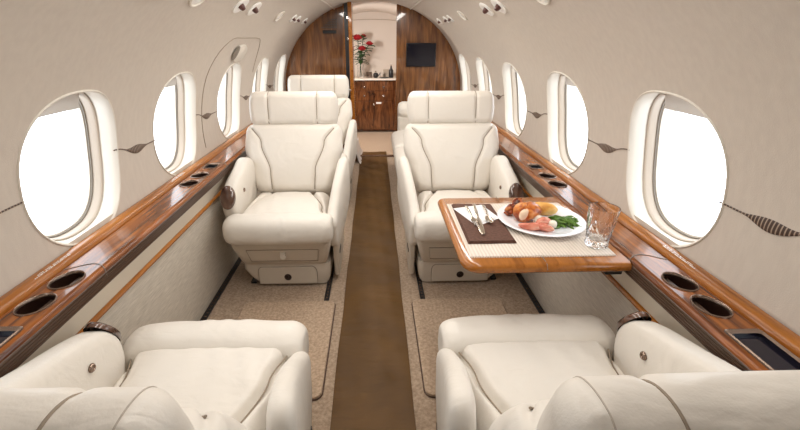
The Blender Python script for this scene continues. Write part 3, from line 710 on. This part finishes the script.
food('ham_slice', blob((PX_ - .060, PY_ - .072, FZ + .002), (.038, .015, .012), 31, .16, rz=-.15), 'ham', 'pink slice of meat at the near left edge of the plate', 'meat')
food('ham_slice', blob((PX_ - .020, PY_ - .082, FZ + .002), (.030, .013, .012), 35, .16, rz=-.5), 'ham', 'pink slice of meat at the near middle edge of the plate', 'meat')
food('ham_slice', blob((PX_ - .010, PY_ - .050, FZ), (.028, .018, .018), 37, .12, rz=.2), 'ham', 'thick pink slice of meat beside the potato on the plate', 'meat')
food('potato_piece', blob((PX_ + .016, PY_ - .062, FZ), (.016, .013, .015), 41, .12), 'potato', 'white potato chunk between the pink meat and green beans', 'potato')
food('potato_piece', blob((PX_ - .016, PY_ - .018, FZ), (.018, .013, .014), 43, .12), 'potato', 'white potato chunk beside the chicken on the plate', 'potato')
rb = random.Random(5)
bean0 = None
for i in range(34):
    th = rb.uniform(-1.1, .9) - .3; L_ = rb.uniform(.02, .034); k = rb.uniform(-.012, .012)
    if bean0 is None or i % 5 == 0:
        q = MB(); q.tube([((t - .5) * 2 * .028, .012 * (4 * (t - .5) ** 2 - 1) * (1 if i % 2 else -1), .004 + .004 * (t - .5) ** 2) for t in [j / 8 for j in range(9)]], lambda t: .0044 * max(.25, math.sqrt(max(0, 1 - (2 * t - 1) ** 4))), 8)
        bean = obj('green_bean', q, M['beans']); bean0 = bean
    else:
        bean = bean0.copy(); link(bean)
    lay = i // 13
    bean.location = (PX_ + .066 + rb.uniform(-.042, .036) * (1 - .2 * lay), PY_ - .030 + rb.uniform(-.036, .034) * (1 - .2 * lay), FZ + lay * .0075)
    bean.rotation_euler = (rb.uniform(-.1, .1), rb.uniform(-.12, .12), th)
    tag(bean, 'green bean in the loose heap on the right of the plate', 'green bean', 'green beans on the plate')
# crystal tumbler
q = MB(); GX, GY = .690, 1.075; n = 128; lp = []
prof = [(.0005, 0), (.028, 0), (.0325, .002), (.034, .008)]
for i in range(25): t = i / 24; prof.append((.034 + .009 * t, .008 + .117 * t))
prof += [(.0428, .1262), (.0410, .1255)]
for i in range(21): t = 1 - i / 20; prof.append((.0285 + .0125 * t, .026 + .098 * t))
prof += [(.024, .0225), (.0005, .022)]
for j, (r_, z) in enumerate(prof):
    row = []
    for k in range(n):
        a = 2 * PI * k / n; d = 0
        if 3 < j < 29:
            if z < .055: d = -.0022 * abs(sin(a * 8 + z * 200)) - .0018 * abs(sin(a * 8 - z * 200))
            elif z < .10: d = -.0022 * max(0, cos(a * 6 + 0)) ** 6 * (1 - (z - .05) / .05) - .0015 * max(0, cos(a * 6 + (z - .05) * 45)) ** 10 - .0015 * max(0, cos(a * 6 - (z - .05) * 45)) ** 10
        row.append((GX + (r_ + d) * cos(a), GY + (r_ + d) * sin(a), TZ + .002 + z))
    lp.append(row)
q.loft(lp); tag(obj('crystal_tumbler', q, M['glass']), 'clear cut-crystal tumbler standing on the right corner of the placemat', 'glass')

# ------------------------------------------------------------------ bulkhead and galley
def arch(xa, xb, n=30): return [(xa + (xb - xa) * i / n, shell_z(xa + (xb - xa) * i / n)) for i in range(n + 1)]
def lowx(z): return .80
def bulk(xa, xb, y, d, name):
    sgn = 1 if xb > 0 else -1; xi = xa if sgn > 0 else xb
    th0 = math.acos(abs(xi) / A_); pts = [(xi, 0.0)] + [(sgn * A_ * cos(th0 * (1 - i / 30)), ZC + B_ * sin(th0 * (1 - i / 30))) for i in range(31)] + [(sgn * .895, .6), (sgn * .82, .55), (sgn * .82, 0)]
    q = MB(); q.loft([[(x, y, z) for x, z in pts], [(x, y + d, z) for x, z in pts]]); return struct(name, q, M['wood_dark'], smooth=False)
wl = bulk(-.9, -.262, YB, .04, 'wall_front_left'); wr = bulk(.238, .9, YB, .04, 'wall_front_right')
q = MB(); q.box(-.262, -.228, 4.12, YB + .05, 0, 1.515); obj('dark_jamb', q, M['black'], wl, smooth=False)
q = MB(); q.box(-.272, -.262, 4.14, YB + .02, 0, 1.515); obj('jamb_trim', q, M['wood_rail'], wl, smooth=False, label='narrow bright wooden trim')
q = MB(); q.box(.232, .250, YB - .02, YB + .05, 0, 1.50); obj('jamb_trim', q, M['wood_dark'], wr, smooth=False)
q = MB(); q.box(-.226, -.190, 4.10, YB + .04, 0.012, 1.50); dr = struct('door_1', q, M['wood_rail'], smooth=False, bevel=.004)
for z in (.72, 1.18, 1.36, .60):
    q = MB(); q.box(-.240, -.222, 4.096, 4.12, z, z + .022); obj('latch', q, M['chrome'], dr, bevel=.003)
# vent grille, plate, monitor
r = thing('vent_grille', 'dark slatted vent high on the left wooden bulkhead', 'vent', (-.42, YB - .008, 1.29))
q = MB()
for i in range(6):
    z = 1.288 + i * .014; w0 = .155 - i * .02; q.box(-.345 - w0, -.345, YB - .008, YB - .001, z, z + .008)
obj('slats', q, M['pleat'], r, smooth=False)
q = MB(); q.box(-.485, -.355, YB - .012, YB - .0005, 1.24, 1.268); tag(obj('switch_panel', q, M['black'], bevel=.003), 'small black switch panel below the vent on the left bulkhead', 'switch panel')
r = thing('monitor', 'flat black monitor mounted on the right wooden bulkhead', 'monitor', (.475, YB - .03, .93))
q = MB(); q.box(.330, .625, YB - .03, YB - .0005, .935, 1.155); obj('frame', q, M['black'], r, bevel=.006)
q = MB(); q.box(.338, .617, YB - .032, YB - .0295, .943, 1.147); obj('display', q, M['screen'], r)
# galley shell
GA, GB = .893, .813
q = MB(); pts = lambda y: [(GA * cos(PI * i / 40), y, ZC + GB * sin(PI * i / 40)) for i in range(41)]
q.loft([[(GA, YB + .04, 0)] + pts(YB + .04) + [(-GA, YB + .04, 0)], [(GA, 6.1, 0)] + pts(6.1) + [(-GA, 6.1, 0)]], False, False); struct('ceiling_galley', q, M['galley_wall'])
q = MB(); P = [(GA * cos(PI * i / 40), ZC + GB * sin(PI * i / 40)) for i in range(41)]; P = [(GA, 0)] + P + [(-GA, 0)]
q.loft([[(x, 6.0, z) for x, z in P], [(x, 6.04, z) for x, z in P]]); we = struct('wall_galley', q, M['galley_wall'], smooth=False)
q = MB(); q.tube([(.62 * cos(PI * i / 40), 5.995, 1.33 + .10 * sin(PI * i / 40) - .0) for i in range(41)], .004, 6); obj('panel_seam', q, M['surround2'], we)
# cabinet
cb = thing('galley_cabinet', 'dark wooden galley cabinet with drawers seen through the doorway', 'cabinet', (0, 5.8, 0))
q = MB(); q.box(-.55, .55, 5.58, 5.99, .02, .69); obj('body', q, M['galley_wood'], cb, smooth=False)
def front(name, x0, x1, z0, z1, kn):
    q = MB(); q.box(x0, x1, 5.562, 5.582, z0, z1); o = obj(name, q, M['galley_wood'], cb, bevel=.004, smooth=False)
    q = MB(); q.lathe([(.001, .012), (.012, .010), (.016, .004), (.011, -.01)], n=16); q.xf(Matrix.Translation((kn[0], 5.555, kn[1])) @ Matrix.Rotation(PI / 2, 4, 'X')); obj('knob', q, M['chrome'], o)
for x0, x1 in ((-.255, .0), (.005, .26)):
    front('drawer', x0, x1, .555, .672, ((x0 + x1) / 2, .60)); front('drawer', x0, x1, .425, .55, ((x0 + x1) / 2, .49))
front('door', -.255, .26, .04, .42, (.0, .375))
q = MB(); q.box(.03, .10, 5.557, 5.5615, .385, .408); obj('notice_plate', q, M['white'], cb, smooth=False)
q = MB(); q.box(-.56, .56, 5.53, 5.995, .69, .712); tag(obj('countertop', q, M['counter'], bevel=.004), 'pale stone countertop on the dark galley cabinet', 'countertop')
CZ = .7125
# roses in a glass vase
VX, VY = -.175, 5.72
q = MB(); q.lathe([(.001, 0), (.04, 0), (.045, .02), (.036, .08), (.038, .13), (.044, .16), (.041, .16), (.035, .13), (.033, .08), (.041, .022), (.001, .008)], (VX, VY, CZ), 32)
tag(obj('flower_vase', q, M['glass']), 'clear glass vase of red roses on the galley counter', 'vase')
def rose(lab, p, sc=1, seed=0, lean=(0, 0)):
    rr_ = random.Random(seed); top_ = Vector(p); bot = Vector((VX + rr_.uniform(-.012, .012), VY + rr_.uniform(-.012, .012), CZ + .02))
    r = thing('red_rose', lab, 'rose', (bot.x, bot.y, bot.z), group='red roses in the vase')
    pts = [bot.lerp(top_, t) + Vector((0, 0, 0)) for t in [i / 6 for i in range(7)]]
    neck = Vector((VX, VY, CZ + .16)); pts = [bot, (bot + neck) / 2, neck + (top_ - neck) * .06] + [neck.lerp(top_, t) + Vector((0, 0, .02 * sin(t * PI))) for t in (.3, .5, .7, .9, 1)]
    q = MB(); q.tube(pts, .004, 6); obj('stem', q, M['green'], r)
    q = MB(); R = .05 * sc
    for ringi, (rad, h, n, ti) in enumerate(((.25, .9, 3, .1), (.5, .85, 4, .25), (.75, .72, 5, .45), (1.0, .55, 6, .75))):
        for k in range(n):
            a0 = 2 * PI * k / n + ringi * .7
            def P(u, v, a0=a0, rad=rad, h=h, ti=ti, n=n):
                a = a0 + (u - .5) * (2 * PI / n) * 1.45; rr2 = R * (rad * (.35 + .65 * sin(v * PI / 2)) + ti * .25 * v * v); return tuple(top_ + Vector((cos(a) * rr2, sin(a) * rr2, R * (-.5 + v * h * 1.35 - .25 * (2 * u - 1) ** 2 * v))))
            q.grid(P, 6, 6)
    bl = obj('bloom', q, M['red'], r); so = bl.modifiers.new('s', 'SOLIDIFY'); so.thickness = .002
    q = MB()
    for k in range(13):
        t = .05 + .068 * k; c_ = neck.lerp(top_, t) + Vector((0, 0, .015)); a = rr_.uniform(0, 6.28); d = Vector((cos(a), sin(a) * .6, rr_.uniform(-.1, .5))).normalized(); s_ = d.cross(Vector((0, 0, 1))).normalized(); ln = rr_.uniform(.07, .115)
        q.grid(lambda u, v: tuple(c_ + d * (ln * u) + s_ * ((v - .5) * ln * .62 * sin(PI * min(1, u * 1.0)) ** .8) + Vector((0, 0, -.03 * u * u + .01 * abs(v - .5)))), 6, 4)
    lf = obj('leaf', q, M['green'], r); so = lf.modifiers.new('s', 'SOLIDIFY'); so.thickness = .0015
rose('largest red rose, highest on the left of the galley vase', (-.205, 5.70, 1.205), 1.15, 1)
rose('small red rose at the top centre of the galley vase bouquet', (-.125, 5.73, 1.225), .62, 2)
rose('red rose hanging at the right edge of the galley vase bouquet', (-.048, 5.70, 1.135), .85, 3)
rose('red rose in the middle of the galley vase bouquet, lower than the others', (-.145, 5.68, 1.075), .95, 4)
# things on the counter
q = MB(); q.box(-.10, -.02, 5.66, 5.74, CZ, CZ + .012); q.box(-.098, -.094, 5.66, 5.74, CZ, CZ + .07); q.box(-.026, -.022, 5.66, 5.74, CZ, CZ + .07); q.box(-.098, -.022, 5.736, 5.74, CZ, CZ + .07); tag(obj('metal_tray', q, M['metal_b'], bevel=.002), 'small metal holder on the galley counter beside the vase', 'holder')
r = thing('teapot', 'small dark teapot in the middle of the galley counter', 'teapot', (.03, 5.66, CZ))
q = MB(); q.lathe([(.001, 0), (.022, 0), (.034, .02), (.034, .045), (.022, .062), (.001, .064)], (.03, 5.66, CZ), 24); obj('pot', q, M['black'], r)
q = MB(); q.tube([(.058, 5.66, CZ + .025), (.078, 5.66, CZ + .04), (.088, 5.66, CZ + .062)], lambda t: .008 - .004 * t, 8); obj('spout', q, M['black'], r)
q = MB(); q.tube([(.0, 5.66, CZ + .05), (-.022, 5.66, CZ + .048), (-.024, 5.66, CZ + .025), (-.004, 5.66, CZ + .018)], .003, 6); obj('handle', q, M['black'], r)
q = MB(); q.lathe([(.012, .062), (.008, .075), (.012, .083), (.001, .09)], (.03, 5.66, CZ), 12); obj('lid_knob', q, M['chrome'], r)
r = thing('glass_tumbler', 'plain short tumbler on the galley counter right of the teapot', 'glass', (.12, 5.68, CZ))
q = MB(); q.lathe([(.001, 0), (.028, 0), (.032, .07), (.030, .07), (.026, .006), (.001, .006)], (.12, 5.68, CZ), 24); obj('bowl', q, M['glass'], r)
r = thing('dark_bottle', 'dark slim bottle on the galley counter by the right door jamb', 'bottle', (.235, 5.66, CZ))
q = MB(); q.lathe([(.001, 0), (.028, 0), (.03, .01), (.03, .09), (.012, .12), (.011, .15), (.001, .152)], (.235, 5.66, CZ), 24); obj('bottle_body', q, M['black'], r)
q = MB(); q.lathe([(.013, .145), (.013, .165), (.001, .166)], (.235, 5.66, CZ), 16); obj('bottle_cap', q, M['chrome'], r)
q = MB(); q.box(.13, .21, 5.70, 5.78, CZ, CZ + .10); tag(obj('storage_box', q, M['surround2'], bevel=.006), 'brown square container behind the dark bottle on the galley counter', 'container')
q = MB()
for i, (r_, z) in enumerate(((.05, 0), (.055, .004), (.05, .008))): pass
q.lathe([(.001, .003), (.05, .003), (.07, .010), (.071, .012), (.05, .006), (.001, .006)], (.14, 5.60, CZ - .003), 28); tag(obj('saucer', q, M['black']), 'flat dark dish at the front of the galley counter', 'dish')
# pale cover at the foot of the left door post
q = MB(); q.grid(lambda a, b: (-.188 + .05 * b + .006 * sin(a * 9), 4.02 + .55 * a, .006 + .16 * (1 - b) ** 2 + .004 * sin(a * 20)), 24, 10)
o = obj('floor_cover', q, M['white']); o.modifiers.new('s', 'SOLIDIFY').thickness = .003; tag(o, 'white crumpled protective cover at the foot of the left doorway post', 'cover')
q = MB(); q.box(-.185, .228, YB - .01, YB + .04, 0, .012); obj('threshold', q, M['metal_b'], dr, smooth=False)

# ------------------------------------------------------------------ daylight, cabin lamps and galley fill
wd = bpy.data.worlds.new('sky'); SC.world = wd; wd.use_nodes = True; nt = wd.node_tree; bg = nt.nodes['Background']
bg.inputs[0].default_value = (.93, .97, 1.0, 1); bg.inputs[1].default_value = 3.7
def area(name, loc, rot, sx, sy, power, col=(1, 1, 1), portal=False):
    l = bpy.data.lights.new(name, 'AREA'); l.shape = 'RECTANGLE'; l.size = sx; l.size_y = sy; l.energy = power; l.color = col
    if portal: l.cycles.is_portal = True
    o = bpy.data.objects.new(name, l); link(o); o.location = loc; o.rotation_euler = rot; return o
for side in (-1, 1):
    n_ = shell_n(side, .862)
    for yc in WYS[side]:
        p = Vector(shell(side, yc, WC, .13)); d = -n_
        o = area('window_daylight_portal', p, d.to_track_quat('-Z', 'Z').to_euler(), .36, .40, 1, portal=True)
        o.rotation_euler = d.to_track_quat('-Z', 'Z').to_euler()
area('galley_fill_light', (-.48, 4.6, 1.15), (0, math.radians(-55), math.radians(35)), .15, .15, 13, (1, .93, .85))  # added fill without a fixture, hidden behind the left bulkhead, brightens the galley
# cabin ceiling wash: the indirect lamps along both sides of the headliner
for side in (-1, 1):
    area('ceiling_wash_light', (side * .33, 2.15, 1.44), (0, side * .25, 0), .05, 3.4, 12, (1, .96, .90))

# ------------------------------------------------------------------ camera
cd = bpy.data.cameras.new('camera'); cam = bpy.data.objects.new('camera', cd); link(cam)
cd.sensor_width = 36; cd.lens = 18.0; cd.clip_start = .02; cd.shift_x = 13 / 800
pit = math.atan(177 / 400); yaw = math.atan(13 * cos(pit) / 400)
cam.location = (.012, 0, 1.2); cam.rotation_euler = (PI / 2 - pit, 0, -yaw)
SC.camera = cam
SC.view_settings.view_transform = 'Standard'; SC.view_settings.look = 'None'; SC.view_settings.gamma = 1; SC.view_settings.use_curve_mapping = False
SC.view_settings.exposure = 0.26
SC.cycles.max_bounces = 12; SC.cycles.diffuse_bounces = 8; SC.cycles.transparent_max_bounces = 12
